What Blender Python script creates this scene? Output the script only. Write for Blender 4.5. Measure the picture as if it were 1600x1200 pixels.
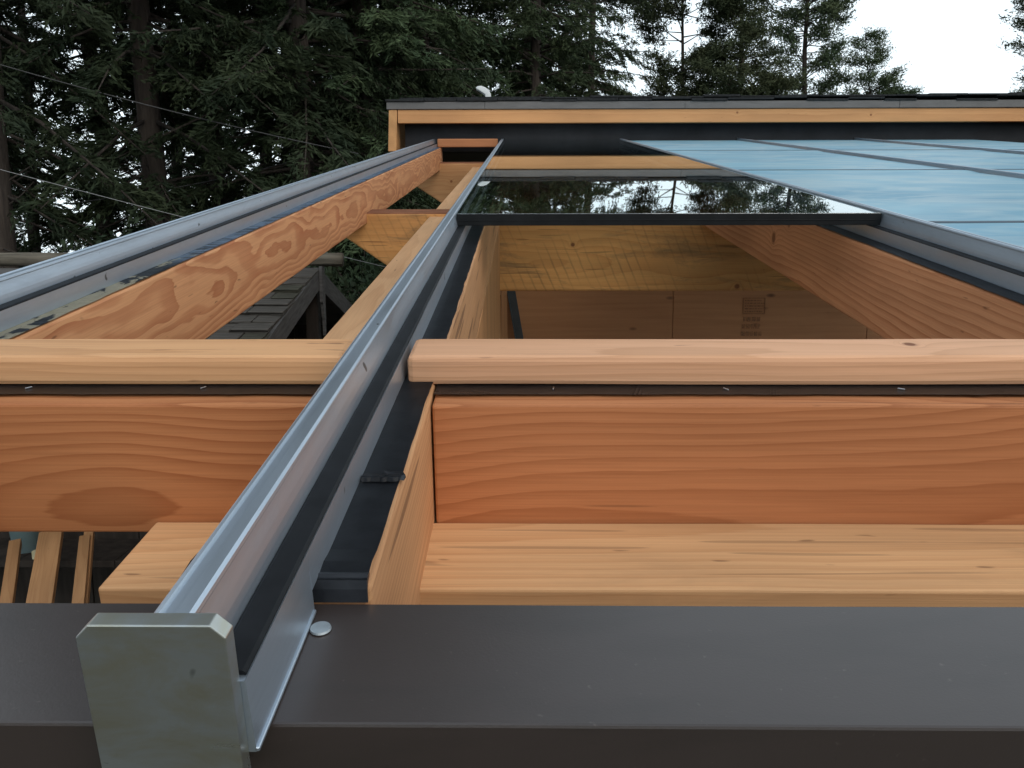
import bpy, bmesh, math, random
import numpy as np
from mathutils import Vector, Matrix, noise as mnoise
R = math.radians
for o in list(bpy.data.objects):
    bpy.data.objects.remove(o, do_unlink=True)
scene = bpy.context.scene
col = scene.collection

# ------------------------------------------------------------------ camera
SLOPE = R(9.46)                      # roof pitch, about 2 in 12
CAM = Vector((0.0, 0.0, 2.75))       # eye point, just above the eave
S = Matrix.Rotation(SLOPE, 3, 'X')   # roof frame (u right, v up-slope, n off the roof) -> world
F = 1280.0                           # focal length in 1600-wide pixels
vv = Vector((15, 426, -F)).normalized()
uu = Vector((112800, -40, 1280)); uu = (uu - vv * uu.dot(vv)).normalized()
nn = uu.cross(vv)
RC = Matrix((uu, vv, nn))            # camera axes -> roof frame
cam_d = bpy.data.cameras.new('camera'); cam = bpy.data.objects.new('camera', cam_d); col.objects.link(cam)
cam_d.sensor_fit = 'HORIZONTAL'; cam_d.sensor_width = 36.0; cam_d.lens = 36.0 * F / 1600.0
cam_d.clip_start = 0.02; cam_d.clip_end = 2000
M = (S @ RC).to_4x4(); M.translation = CAM
cam.matrix_world = M
scene.camera = cam

# ------------------------------------------------------------------ sky, sun, exposure
SUN_EL, SUN_AZ = R(34), R(148)       # high thin overcast, brighter part of the sky behind the camera
world = bpy.data.worlds.new('World'); scene.world = world; world.use_nodes = True
wn, wl = world.node_tree.nodes, world.node_tree.links
bg = wn['Background']
sky = wn.new('ShaderNodeTexSky'); sky.sky_type = 'NISHITA'; sky.sun_disc = False
sky.sun_elevation = SUN_EL; sky.sun_rotation = SUN_AZ; sky.air_density = 1.0; sky.dust_density = 2.5; sky.ozone_density = 1.0
tw = wn.new('ShaderNodeTexCoord'); nz = wn.new('ShaderNodeTexNoise'); nz.inputs['Scale'].default_value = 2.2; nz.inputs['Detail'].default_value = 5
mp = wn.new('ShaderNodeMapping'); mp.inputs['Scale'].default_value = (1, 1, 2.5)
wl.new(tw.outputs['Generated'], mp.inputs['Vector']); wl.new(mp.outputs['Vector'], nz.inputs['Vector'])
cr = wn.new('ShaderNodeValToRGB'); cr.color_ramp.elements[0].position = 0.3; cr.color_ramp.elements[1].position = 0.75
cr.color_ramp.elements[0].color = (0.74, 0.74, 0.74, 1); cr.color_ramp.elements[1].color = (0.95, 0.95, 0.95, 1)
wl.new(nz.outputs['Fac'], cr.inputs['Fac'])
mx = wn.new('ShaderNodeMix'); mx.data_type = 'RGBA'
sp = wn.new('ShaderNodeSeparateXYZ'); wl.new(tw.outputs['Generated'], sp.inputs[0])
ev = wn.new('ShaderNodeMapRange'); ev.inputs['From Min'].default_value = 0.1; ev.inputs['From Max'].default_value = 0.9; ev.inputs['To Min'].default_value = 1.12; ev.inputs['To Max'].default_value = 0.48
wl.new(sp.outputs[2], ev.inputs['Value'])      # the veil thins towards the zenith
mm_ = wn.new('ShaderNodeMath'); mm_.operation = 'MULTIPLY'; mm_.use_clamp = True
wl.new(cr.outputs['Color'], mm_.inputs[0]); wl.new(ev.outputs[0], mm_.inputs[1]); wl.new(mm_.outputs[0], mx.inputs['Factor'])
wl.new(sky.outputs['Color'], mx.inputs[6]); mx.inputs[7].default_value = (11.3, 12.8, 13.5, 1)   # cloud veil
wl.new(mx.outputs[2], bg.inputs['Color']); bg.inputs['Strength'].default_value = 0.10
sun_d = bpy.data.lights.new('sun', 'SUN'); sun_d.energy = 0.75; sun_d.angle = R(40); sun_d.color = (1.0, 0.93, 0.85)
sun = bpy.data.objects.new('sun', sun_d); col.objects.link(sun)
sd = Vector((math.sin(SUN_AZ) * math.cos(SUN_EL), math.cos(SUN_AZ) * math.cos(SUN_EL), math.sin(SUN_EL)))
sun.rotation_euler = sd.to_track_quat('Z', 'Y').to_euler()
sun.location = (0, -20, 30)
scene.view_settings.view_transform = 'Standard'; scene.view_settings.look = 'None'
scene.view_settings.exposure = 0.14; scene.view_settings.gamma = 1.0
scene.view_settings.use_curve_mapping = False
scene.cycles.max_bounces = 5; scene.cycles.diffuse_bounces = 3; scene.cycles.glossy_bounces = 3; scene.cycles.transparent_max_bounces = 8
scene.cycles.use_adaptive_sampling = True; scene.cycles.adaptive_threshold = 0.02

# ------------------------------------------------------------------ helpers: frames and objects
def RP(u, v, n):
    return CAM + S @ Vector((u, v, n))
def ray(px, py):
    return ((S @ RC) @ Vector(((px - 800) / F, (600 - py) / F, -1.0)))
def W(px, py, Y):
    d = ray(px, py); return CAM + d * (Y / d.y)
def tag(o, label=None, cat=None, group=None, kind=None):
    if label: o['label'] = label
    if cat: o['category'] = cat
    if group: o['group'] = group
    if kind: o['kind'] = kind
    return o
def link(name, data, parent=None):
    o = bpy.data.objects.new(name, data); col.objects.link(o); o.parent = parent; return o
def empty(name, loc, rot=(0, 0, 0)):
    o = link(name, None); o.location = loc; o.rotation_euler = rot; o.empty_display_size = 0.1; return o
def roof_empty(name, u, v, n):
    return empty(name, RP(u, v, n), (SLOPE, 0, 0))
def finish(bm, name, mat, smooth=False):
    me = bpy.data.meshes.new(name); bm.normal_update(); bm.to_mesh(me); bm.free()
    if mat: me.materials.append(mat)
    if smooth:
        for p in me.polygons: p.use_smooth = True
    return me
def bm_box(x0, x1, y0, y1, z0, z1, bev=0.0, seg=2, bm=None):
    b = bmesh.new()
    vs = [b.verts.new(p) for p in ((x0,y0,z0),(x1,y0,z0),(x1,y1,z0),(x0,y1,z0),(x0,y0,z1),(x1,y0,z1),(x1,y1,z1),(x0,y1,z1))]
    for f in ((3,2,1,0),(4,5,6,7),(0,1,5,4),(1,2,6,5),(2,3,7,6),(3,0,4,7)):
        b.faces.new([vs[i] for i in f])
    if bev > 0:
        bmesh.ops.bevel(b, geom=list(b.edges), offset=bev, segments=seg, affect='EDGES', profile=0.5)
    if bm is None: return b
    me = bpy.data.meshes.new('t'); b.to_mesh(me); b.free(); bm.from_mesh(me); bpy.data.meshes.remove(me)
    return bm
def wobble(bm, axis, step, amp, seed=0.0, sc=9.0):
    """cut a board along its length and let the arrises wander a little"""
    xs = [v.co[axis] for v in bm.verts]; a, b = min(xs), max(xs)
    k = max(1, int((b - a) / step))
    for i in range(1, k):
        c = Vector((0, 0, 0)); c[axis] = a + (b - a) * i / k
        nrm = Vector((0, 0, 0)); nrm[axis] = 1
        bmesh.ops.bisect_plane(bm, geom=list(bm.verts) + list(bm.edges) + list(bm.faces), plane_co=c, plane_no=nrm)
    for v in bm.verts:
        d = mnoise.noise_vector(v.co * sc + Vector((seed, seed * 1.7, seed * .3)))
        d[axis] = 0
        v.co += d * amp
    return bm
def board(name, ext, mat, bev=0.003, parent=None, base=None, lw=None, amp=0.0007, seed=0.0):
    """timber in the roof frame, ext = (u0,u1,v0,v1,n0,n1); lw = axis the length runs along"""
    u0, u1, v0, v1, n0, n1 = ext
    bu, bv, bn = base if base else ((u0 + u1) / 2, v0, n0)
    bm = bm_box(u0 - bu, u1 - bu, v0 - bv, v1 - bv, n0 - bn, n1 - bn, bev)
    if lw is not None: wobble(bm, lw, 0.09, amp, seed)
    o = link(name, finish(bm, name, mat), parent)
    if parent is None:
        o.location = RP(bu, bv, bn); o.rotation_euler = (SLOPE, 0, 0)
    return o
def prism(bm, prof, v0, v1, cuts=1):
    """closed (u,n) outline swept along v"""
    rings = []
    for i in range(cuts + 1):
        v = v0 + (v1 - v0) * i / cuts
        rings.append([bm.verts.new((p[0], v, p[1])) for p in prof])
    k = len(prof)
    for a, b in zip(rings, rings[1:]):
        for i in range(k):
            j = (i + 1) % k
            bm.faces.new((a[i], a[j], b[j], b[i]))
    bm.faces.new(rings[0][::-1]); bm.faces.new(rings[-1])
    return bm
def tube(bm, pts, rad, seg=8):
    """round bar along points; rad may be a list"""
    n = len(pts); rings = []
    for i, p in enumerate(pts):
        d = (Vector(pts[min(i + 1, n - 1)]) - Vector(pts[max(i - 1, 0)])).normalized()
        a = d.orthogonal().normalized(); b = d.cross(a)
        r = rad[i] if isinstance(rad, (list, tuple)) else rad
        if rings:
            pa = (rings[-1][0].co - Vector(pts[i - 1])); a = (pa - d * pa.dot(d)).normalized(); b = d.cross(a)
        rings.append([bm.verts.new(Vector(p) + (a * math.cos(2 * math.pi * k / seg) + b * math.sin(2 * math.pi * k / seg)) * r) for k in range(seg)])
    for q, w in zip(rings, rings[1:]):
        for k in range(seg):
            bm.faces.new((q[k], q[(k + 1) % seg], w[(k + 1) % seg], w[k]))
    bm.faces.new(rings[0][::-1]); bm.faces.new(rings[-1])
    return bm

# ------------------------------------------------------------------ helpers: materials
class NT:
    def __init__(s, name):
        s.m = bpy.data.materials.new(name); s.m.use_nodes = True
        s.n = s.m.node_tree.nodes; s.l = s.m.node_tree.links; s.b = s.n['Principled BSDF']
        s.tc = s.n.new('ShaderNodeTexCoord')
    def put(s, sock, x):
        if hasattr(x, 'is_output'): s.l.new(x, sock)
        else: sock.default_value = x
    def math(s, op, a, b=0.0, c=0.0, clamp=False):
        n = s.n.new('ShaderNodeMath'); n.operation = op; n.use_clamp = clamp
        for i, x in enumerate((a, b, c)): s.put(n.inputs[i], x)
        return n.outputs[0]
    def map(s, vec, scale=(1, 1, 1), loc=(0, 0, 0), rot=(0, 0, 0)):
        n = s.n.new('ShaderNodeMapping'); s.put(n.inputs['Vector'], vec)
        n.inputs['Scale'].default_value = scale; n.inputs['Location'].default_value = loc; n.inputs['Rotation'].default_value = rot
        return n.outputs[0]
    def noise(s, vec, scale, detail=3.0, rough=0.5, dist=0.0):
        n = s.n.new('ShaderNodeTexNoise'); s.put(n.inputs['Vector'], vec)
        n.inputs['Scale'].default_value = scale; n.inputs['Detail'].default_value = detail
        n.inputs['Roughness'].default_value = rough; n.inputs['Distortion'].default_value = dist
        return n.outputs['Fac']
    def sep(s, vec):
        n = s.n.new('ShaderNodeSeparateXYZ'); s.put(n.inputs[0], vec); return n.outputs
    def comb(s, x, y, z):
        n = s.n.new('ShaderNodeCombineXYZ')
        for i, q in enumerate((x, y, z)): s.put(n.inputs[i], q)
        return n.outputs[0]
    def ramp(s, fac, stops, interp='LINEAR'):
        n = s.n.new('ShaderNodeValToRGB'); s.put(n.inputs[0], fac); e = n.color_ramp.elements; n.color_ramp.interpolation = interp
        while len(e) < len(stops): e.new(0.5)
        for q, (p, c) in zip(e, stops):
            q.position = p; q.color = (c, c, c, 1) if not hasattr(c, '__len__') else (*c[:3], 1)
        return n.outputs[0]
    def mix(s, fac, a, b, mode='MIX'):
        n = s.n.new('ShaderNodeMix'); n.data_type = 'RGBA'; n.blend_type = mode
        s.put(n.inputs['Factor'], fac)
        for i, x in ((6, a), (7, b)):
            s.put(n.inputs[i], x if hasattr(x, 'is_output') else (*x[:3], 1))
        return n.outputs[2]
    def bump(s, h, strength=0.3, dist=0.002):
        n = s.n.new('ShaderNodeBump'); n.inputs['Strength'].default_value = strength; n.inputs['Distance'].default_value = dist
        s.l.new(h, n.inputs['Height']); s.l.new(n.outputs[0], s.b.inputs['Normal'])
    def set(s, **k):
        for a, x in k.items(): s.put(s.b.inputs[a.replace('_', ' ')], x if hasattr(x, 'is_output') or not hasattr(x, '__len__') else (*x[:3], 1))
        return s.m

def wood(name, axis, pith, ring=0.007, tilt=(0.0, 0.0), wscale=(2.0, 8.0), wamp=0.012, light=(.52, .22, .095), dark=(.34, .11, .04),
         contrast=1.0, knots=(), rough=0.62, stain=0.0, stain_col=(.13, .10, .07), saw=False, seed=0.0, sharp=0.78, blotch=0.25, checks=0.0):
    """flat-sawn softwood: growth rings round a pith line that runs along the board's length, sliced by its faces.
    axis = length axis (0 x, 1 y, 2 z); pith = where the pith lies in the two other axes; knots = (len, a, b, radius)"""
    t = NT(name); P = t.tc.outputs['Object']; xyz = t.sep(P)
    other = [i for i in range(3) if i != axis]
    L, a, b = xyz[axis], xyz[other[0]], xyz[other[1]]
    wv = t.comb(t.math('MULTIPLY_ADD', L, wscale[0], seed), t.math('MULTIPLY', a, wscale[1]), t.math('MULTIPLY', b, wscale[1]))
    nzn = t.n.new('ShaderNodeTexNoise'); t.put(nzn.inputs['Vector'], wv); nzn.inputs['Scale'].default_value = 1.0; nzn.inputs['Detail'].default_value = 1.6
    wc = t.sep(nzn.outputs['Color'])
    aa = t.math('ADD', t.math('SUBTRACT', a, pith[0]), t.math('MULTIPLY_ADD', L, tilt[0], t.math('MULTIPLY', t.math('SUBTRACT', wc[0], .5), wamp * 2)))
    bb = t.math('ADD', t.math('SUBTRACT', b, pith[1]), t.math('MULTIPLY_ADD', L, tilt[1], t.math('MULTIPLY', t.math('SUBTRACT', wc[1], .5), wamp * 2)))
    r = t.math('SQRT', t.math('ADD', t.math('MULTIPLY', aa, aa), t.math('MULTIPLY', bb, bb)))
    kd = None
    for (kl, ka, kb, kr) in knots:       # rings swell round a knot
        d2 = t.math('ADD', t.math('POWER', t.math('SUBTRACT', L, kl), 2.0), t.math('ADD', t.math('POWER', t.math('SUBTRACT', a, ka), 2.0), t.math('POWER', t.math('SUBTRACT', b, kb), 2.0)))
        g = t.math('DIVIDE', kr * kr, t.math('ADD', d2, kr * kr * .6))
        kd = g if kd is None else t.math('MAXIMUM', kd, g)
    x = t.math('ADD', t.math('DIVIDE', r, ring), t.math('MULTIPLY', t.noise(t.comb(t.math('MULTIPLY', r, .35 / ring), seed, 0.0), 1.0, 1.0), 1.3))
    fib = t.noise(t.map(P, tuple(6.0 if i == axis else 420.0 for i in range(3))), 1.0, 1.0, .6)
    fib2 = t.noise(t.map(P, tuple(14.0 if i == axis else 160.0 for i in range(3))), 1.0, 1.0, .6)
    x = t.math('MULTIPLY_ADD', fib2, .22, x)
    if kd is not None: x = t.math('ADD', x, t.math('MULTIPLY', kd, 2.2))
    f = t.math('FRACT', x)
    late = t.ramp(f, [(0.0, .06), (.35, .12), (sharp, .62), (.95, 1.0), (1.0, .06)])
    late = t.math('MULTIPLY', late, contrast)
    late = t.math('MULTIPLY', late, t.ramp(wc[2], [(.3, .55), (.7, 1.15)]))
    c = t.mix(late, light, dark)
    c = t.mix(t.math('MULTIPLY', t.math('SUBTRACT', fib, .35), .55, clamp=True), c, tuple(q * .55 for q in dark))
    bl = t.ramp(t.noise(t.map(P, tuple(1.6 if i == axis else 7.0 for i in range(3)), loc=(seed, 2, 3)), 1.0, 2, .6), [(.3, 1 - blotch), (.7, 1 + blotch * .5)])
    c = t.mix(1.0, c, bl, 'MULTIPLY')
    # small dark flecks and pitch pockets
    fl = t.noise(t.map(P, tuple(22.0 if i == axis else 110.0 for i in range(3)), loc=(seed * 3, 1, 5)), 1.0, 1, .4)
    c = t.mix(t.ramp(fl, [(.74, 0.0), (.80, .55)]), c, (.09, .04, .02))
    if stain > 0:
        st = t.noise(t.map(P, tuple(4.0 if i == axis else 16.0 for i in range(3)), loc=(5, seed, 1)), 1.0, 5, .65, .6)
        c = t.mix(t.math('MULTIPLY', t.ramp(st, [(.52, 0.0), (.68, 1.0)]), stain), c, stain_col)
    if checks > 0:
        ck = t.noise(t.map(P, tuple(3.5 if i == axis else 90.0 for i in range(3)), loc=(seed, 8, 2)), 1.0, 0, .3)
        c = t.mix(t.math('MULTIPLY', t.ramp(ck, [(.725, 0.0), (.74, 1.0)]), checks), c, (.05, .025, .015))
    if kd is not None:
        c = t.mix(t.ramp(kd, [(.55, 0.0), (1.0, .75), (1.25, 1.0)]), c, (.20, .075, .03))
        c = t.mix(t.math('MULTIPLY', t.ramp(t.math('FRACT', t.math('MULTIPLY', kd, 4.0)), [(.0, 0), (.85, 0), (.95, .5), (1, 0)]), t.math('MULTIPLY', kd, .8, clamp=True)), c, (.07, .03, .015))
    h = fib
    if saw:
        wvn = t.n.new('ShaderNodeTexWave'); wvn.bands_direction = 'X'
        t.put(wvn.inputs['Vector'], t.map(P, (1, 1, 1), rot=(0, R(24), 0))); wvn.inputs['Scale'].default_value = 9.0
        wvn.inputs['Distortion'].default_value = .8; wvn.inputs['Detail'].default_value = 2; wvn.inputs['Detail Scale'].default_value = 2
        sm = t.ramp(wvn.outputs['Fac'], [(.86, 0), (.98, 1)])
        c = t.mix(t.math('MULTIPLY', sm, t.math('MULTIPLY', t.ramp(t.noise(P, 5, 2), [(.4, 0), (.7, 1)]), .38)), c, (.12, .07, .035))
    t.bump(h, .35, .0006)
    return t.set(Base_Color=c, Roughness=rough, **{'Specular IOR Level': .25})

def alu(name, base=(.53, .60, .68), rough=.40, smudge=.5, seed=0.0, brush_axis=1, tint=None):
    t = NT(name); P = t.tc.outputs['Object']
    br = t.noise(t.map(P, tuple(3.0 if i == brush_axis else 260.0 for i in range(3))), 1.0, 3, .6)
    sm = t.noise(t.map(P, tuple(5.0 if i == brush_axis else 28.0 for i in range(3)), loc=(seed, 1, 2)), 1.0, 5, .65, .4)
    c = t.mix(t.math('MULTIPLY', t.ramp(sm, [(.42, 0), (.72, 1)]), smudge), base, tuple(q * .62 for q in base))
    if tint: c = t.mix(t.ramp(t.noise(t.map(P, (22, 14, 46), loc=(3, 3, seed)), 1.0, 5, .65, .5), [(.40, 0.0), (.62, .75)]), c, tint)
    dots = t.noise(t.map(P, (60, 40, 60), loc=(seed, 7, 1)), 1.0, 1, .4)
    c = t.mix(t.ramp(dots, [(.765, 0), (.79, .8)]), c, (.06, .06, .06))
    t.bump(br, .08, .0004)
    rr = t.math('ADD', rough, t.math('MULTIPLY', t.math('SUBTRACT', sm, .5), .35))
    return t.set(Base_Color=c, Metallic=.88, Roughness=rr)

def plain(name, colr, rough=.6, var=.25, scale=20.0, metal=0.0, bump=0.0, spec=.4, stretch=(1, 1, 1)):
    t = NT(name); P = t.map(t.tc.outputs['Object'], stretch)
    n = t.noise(P, scale, 5, .6)
    c = t.mix(t.ramp(n, [(.3, 0), (.7, 1)]), tuple(q * (1 - var) for q in colr), tuple(q * (1 + var) for q in colr))
    if bump: t.bump(n, bump, .003)
    return t.set(Base_Color=c, Roughness=rough, Metallic=metal, **{'Specular IOR Level': spec})

M_ALU = alu('aluminium_bar')
M_CAP = alu('aluminium_cap', (.54, .58, .60), .30, .5, 3.0, 0, tint=(.45, .43, .33))
M_RUB = plain('black_rubber', (.010, .011, .013), .55, .3, 40, spec=.15)
M_GAP = plain('dark_hole', (.01, .01, .01), .8)

def membrane_mat(name, residue=False, wrinkle=False):
    t = NT(name); P = t.tc.outputs['Object']
    n = t.noise(P, 30, 5, .65); n2 = t.noise(t.map(P, (1, .35, 1)), 24, 3, .5)
    c = t.mix(t.ramp(n, [(.35, 0), (.7, 1)]), (.012, .014, .018), (.028, .031, .037))
    rough = .42
    if wrinkle:   # creased slip film further up the rafter, its bluish reflections painted in
        y = t.sep(P)[1]
        w = t.noise(t.map(P, (14, 60, 1)), 1.0, 3, .6, 1.0)
        far = t.math('MULTIPLY', t.ramp(t.math('MULTIPLY', y, .2), [(.205, 0), (.225, 1)]), t.ramp(w, [(.40, 0), (.50, 1)]))
        c = t.mix(t.math('MULTIPLY', far, .8), c, (.26, .36, .50))
        t.bump(t.math('ADD', t.math('MULTIPLY', w, 2.0), n), .5, .003)
    else:
        t.bump(t.math('ADD', n2, t.math('MULTIPLY', n, .3)), .35, .003)
    if residue:   # torn backing paper
        y = t.sep(P)[1]
        w = t.noise(t.map(P, (30, 12, 30), loc=(0, .7, 0)), 1.0, 4, .55, .6)
        near = t.ramp(t.math('MULTIPLY', y, .5), [(.0, .64), (.30, .60), (.48, .50), (.57, .40), (.60, .0)])
        m = t.ramp(t.math('SUBTRACT', near, w), [(.02, 0), (.045, 1)])
        c = t.mix(m, c, t.mix(n, (.36, .33, .23), (.50, .46, .34)))
    return t.set(Base_Color=c, Roughness=rough, **{'Specular IOR Level': .28})
M_MEM = membrane_mat('black_membrane'); M_MEM_L = membrane_mat('black_membrane_creased', True, True)

def flash_mat():
    t = NT('brown_metal'); P = t.tc.outputs['Object']
    n = t.noise(t.map(P, (2.2, 6, 6)), 1.0, 5, .6, .3); s = t.noise(t.map(P, (5, 16, 16), loc=(4, 1, 2)), 1.0, 4, .6, .5)
    c = t.mix(t.ramp(n, [(.35, 0), (.7, 1)]), (.036, .027, .025), (.044, .034, .031))
    c = t.mix(t.ramp(s, [(.55, 0), (.70, .5)]), c, (.026, .021, .019))
    fine = t.noise(P, 700, 1, .5)
    du = t.noise(P, 160, 2, .6); c = t.mix(t.ramp(du, [(.70, 0), (.80, .5)]), c, (.13, .115, .10))
    t.bump(t.math('ADD', fine, t.math('MULTIPLY', n, 3)), .06, .0006)
    return t.set(Base_Color=c, Roughness=t.math('ADD', .22, t.math('MULTIPLY', s, .16)), **{'Specular IOR Level': .75})
M_FLASH = flash_mat()

# timber stock, one material to each board so that no two share a grain
GOLD, GOLD_D = (.56, .30, .13), (.40, .18, .07)
ORANGE, ORANGE_D = (.50, .20, .083), (.30, .098, .034)

# ------------------------------------------------------------------ ground
def ground_mat():
    t = NT('forest_floor'); P = t.tc.outputs['Object']
    n = t.noise(P, .6, 6, .65); m = t.noise(P, 7, 5, .7)
    c = t.mix(t.ramp(n, [(.4, 0), (.62, 1)]), (.055, .042, .026), (.038, .052, .022))
    c = t.mix(t.ramp(m, [(.3, 0), (.7, .6)]), c, (.03, .025, .016))
    t.bump(m, .8, .05)
    return t.set(Base_Color=c, Roughness=.95)
bm = bmesh.new(); bmesh.ops.create_grid(bm, x_segments=90, y_segments=90, size=300)
for v in bm.verts:
    d = v.co.length
    v.co.z = (mnoise.noise(v.co * .05) * .8) * min(1, max(0, (d - 14) / 30))
tag(link('ground', finish(bm, 'ground', ground_mat(), True)), kind='structure')

# ------------------------------------------------------------------ the lean-to: walls and floor
def osb_mat(name, light, dark, stamp=False):
    t = NT(name); P = t.tc.outputs['Object']; x, y, z = t.sep(P)
    g = t.noise(t.map(P, (1.2, 1, 26)), 1.0, 4, .6, .6)
    c = t.mix(t.ramp(g, [(.3, 0), (.7, 1)]), light, dark)
    v = t.n.new('ShaderNodeTexVoronoi'); t.put(v.inputs['Vector'], t.map(P, (2.6, 1, 6))); v.inputs['Scale'].default_value = 1.4; v.inputs['Randomness'].default_value = 1
    c = t.mix(t.ramp(v.outputs['Distance'], [(.05, .85), (.09, .5), (.13, 0)]), c, (.10, .035, .015))
    t.bump(g, .2, .001)
    return t.set(Base_Color=c, Roughness=.7)
M_PLY = osb_mat('plywood', (.46, .21, .088), (.36, .15, .060))
tag(link('floor', finish(bm_box(-.37, 4.2, .68, 5.6, 0.003, .10, .004), 'floor', plain('concrete_slab', (.28, .27, .25), .85, .2, 6))), kind='structure')
wb = RP(0, 5.15, 0)
back = empty('plywood_wall', (1.9, wb.y, .1))
tag(back, 'shaded plywood back wall seen through the open bay under the glass pane', 'wall')
px = -2.02
for i, w in enumerate((1.055, 1.20, 1.20, .60)):
    p = link('panel', finish(bm_box(px + .002, px + w - .002, 0, .018, 0, 2.74, .0015, 1), 'panel', M_PLY), back); px += w
# ink stamp printed on the sheets
def stamp_mat():
    t = NT('stamp_ink'); P = t.tc.outputs['Object']
    n = t.noise(P, 90, 3, .7)
    c = t.mix(t.ramp(n, [(.4, 0), (.6, 1)]), (.20, .09, .040), (.34, .15, .063))
    return t.set(Base_Color=c, Roughness=.8)
M_INK = stamp_mat()
bs = bmesh.new()
sx, sz = W(1178, 478, wb.y).x - 1.9, W(1178, 478, wb.y).z - .1
def ink(x0, x1, z0, z1):
    bm_box(x0, x1, -.0032, -.0006, z0, z1, 0, 1, bs)
fr = .004
w_, h_ = .068, .050
ink(sx - w_, sx + w_, sz + h_ - fr, sz + h_); ink(sx - w_, sx + w_, sz - h_, sz - h_ + fr)
ink(sx - w_, sx - w_ + fr, sz - h_, sz + h_); ink(sx + w_ - fr, sx + w_, sz - h_, sz + h_)
rs = random.Random(4)
for r_ in range(5):
    q = sx - w_ + .012
    while q < sx + w_ - .02:
        l = rs.uniform(.006, .022); ink(q, q + l, sz - h_ + .012 + r_ * .017, sz - h_ + .019 + r_ * .017); q += l + .005
for r_ in range(3):
    q = sx - w_ + .006 - r_ * .006
    while q < sx + w_ - .03:
        l = rs.uniform(.012, .026); ink(q, q + l, sz - h_ - .045 - r_ * .045, sz - h_ - .018 - r_ * .045); q += l + .007
st = link('printed_stamp', finish(bs, 'printed_stamp', M_INK), back)
# dark metal angle up the corner of that wall
pa, pb = W(800, 462, wb.y - .05), W(812, 530, wb.y - .05)
mb = bmesh.new(); dirv = (pb - pa).normalized()
for k in (0,):
    tl = pa - dirv * .35; br_ = pb + dirv * 1.2
    bm_box(-.026, .026, -.006, 0, -(br_ - tl).length, 0, .001, 1, mb)
    bm_box(-.026, -.021, -.03, -.006, -(br_ - tl).length, 0, .001, 1, mb)
ang = link('corner_angle', finish(mb, 'corner_angle', plain('dark_steel', (.05, .055, .06), .45, .2, 12, .3)))
ang.location = tl; ang.rotation_euler = (0, math.atan2(-(br_ - tl).x, (br_ - tl).length), 0)
tag(ang, 'narrow dark metal angle standing at the edge of the plywood wall', 'metal angle')

# side wall under the middle rafter: boards, inside face flush with the rafter
U_IN = -.0875
side = roof_empty('side_wall', U_IN, .74, -1.9)
tag(side, 'timber side wall under the middle rafter, inside the open bay', 'wall')
MW1 = wood('wall_post_wood', 2, (-.25, .30), .008, light=(.50, .26, .115), dark=(.38, .17, .07), contrast=.7, seed=3.1)
v0 = .76
for k, w in enumerate((.62, .62, .60, .705)):
    b = bm_box(-.16, 0, v0 - .74, v0 - .74 + w - .003, -.1, 1.9 - .424, .002)
    link('wall_board', finish(b, 'wall_board', MW1), side); v0 += w
MW2 = wood('wall_board_wood', 2, (-.25, .30), .006, light=(.44, .21, .09), dark=(.33, .14, .055), contrast=.6, seed=7.1)  # farther boards of the same wall, their shade put into a darker wood
for k, w in enumerate((.55, .55, .50)):
    b = bm_box(-.16, 0.0, v0 - .74 + .16, v0 - .74 + .16 + w - .003, -.1, 1.9 - .75, .002)
    link('wall_board', finish(b, 'wall_board', MW2), side); v0 += w
# ------------------------------------------------------------------ rafters, plates, beams
NT_ = -.2605      # rafter tops
V_END = 6.60
def membrane(parent, base, u0, u1, v0, v1, mat, seed, lip=True, zoff=.0022, droop=False, amp=.0016):
    """self-adhesive tape: thin sheet with a wandering edge, its end turned down"""
    bu, bv, bn = base; rr = random.Random(seed)
    nv = max(8, int((v1 - v0) / .018)); b = bmesh.new(); rows = []
    for i in range(nv + 1):
        v = v0 + (v1 - v0) * i / nv
        e = mnoise.noise(Vector((v * 16, seed, 0))) * amp + mnoise.noise(Vector((v * 70, seed, 4))) * amp * .5
        z = zoff + mnoise.noise(Vector((v * 11, seed, 7))) * .0006 + .0006
        if droop:
            z += .0022 * math.exp(-((v - v0 - .015) / .012) ** 2)
        rows.append([b.verts.new((q - bu, v - bv, NT_ - bn + z)) for q in (u0 - e, u0 + (u1 - u0) * .5, u1 + e)])
    for p, q in zip(rows, rows[1:]):
        for k in range(2): b.faces.new((p[k], p[k + 1], q[k + 1], q[k]))
    r = bmesh.ops.solidify(b, geom=list(b.faces), thickness=.0014)
    o = link('membrane_strip', finish(b, 'membrane_strip', mat, False), parent)
    return o
def rafter(name, u0, u1, v0, mat, label, memb, memmat, seed, n_bot=-.42):
    base = ((u0 + u1) / 2, v0, n_bot)
    r = roof_empty(name, *base)
    tag(r, label, 'rafter', 'rafters')
    board('timber', (u0, u1, v0, V_END, n_bot, NT_), mat, .004, r, base, 1, .0009, seed)
    for (a, c) in memb:
        membrane(r, base, u0 + .001, u1 - .002, a, c, memmat, seed, droop=(a == memb[0][0]))
    return r, base
MR_MAIN = wood('rafter_middle_wood', 1, (.10, .02), .0065, tilt=(.03, -.01), wamp=.008, light=(.58, .315, .155), dark=(.44, .205, .088), contrast=.75, seed=1.3, checks=.5)
MR_L = wood('rafter_end_wood', 1, (-.10, .11), .0060, tilt=(.012, .010), wscale=(4.0, 12.0), wamp=.0145, light=(.68, .35, .17), dark=(.43, .16, .07), contrast=.92, seed=5.7, sharp=.5, blotch=.12)
MR_R = wood('rafter_right_wood', 1, (.12, -.01), .0085, tilt=(.012, .022), wscale=(1.3, 5.0), wamp=.014, light=(.58, .27, .13), dark=(.38, .14, .058), contrast=1.0, seed=9.2,
            knots=((1.88, -.057, .085, .020), (1.76, -.057, .14, .014)))
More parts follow.
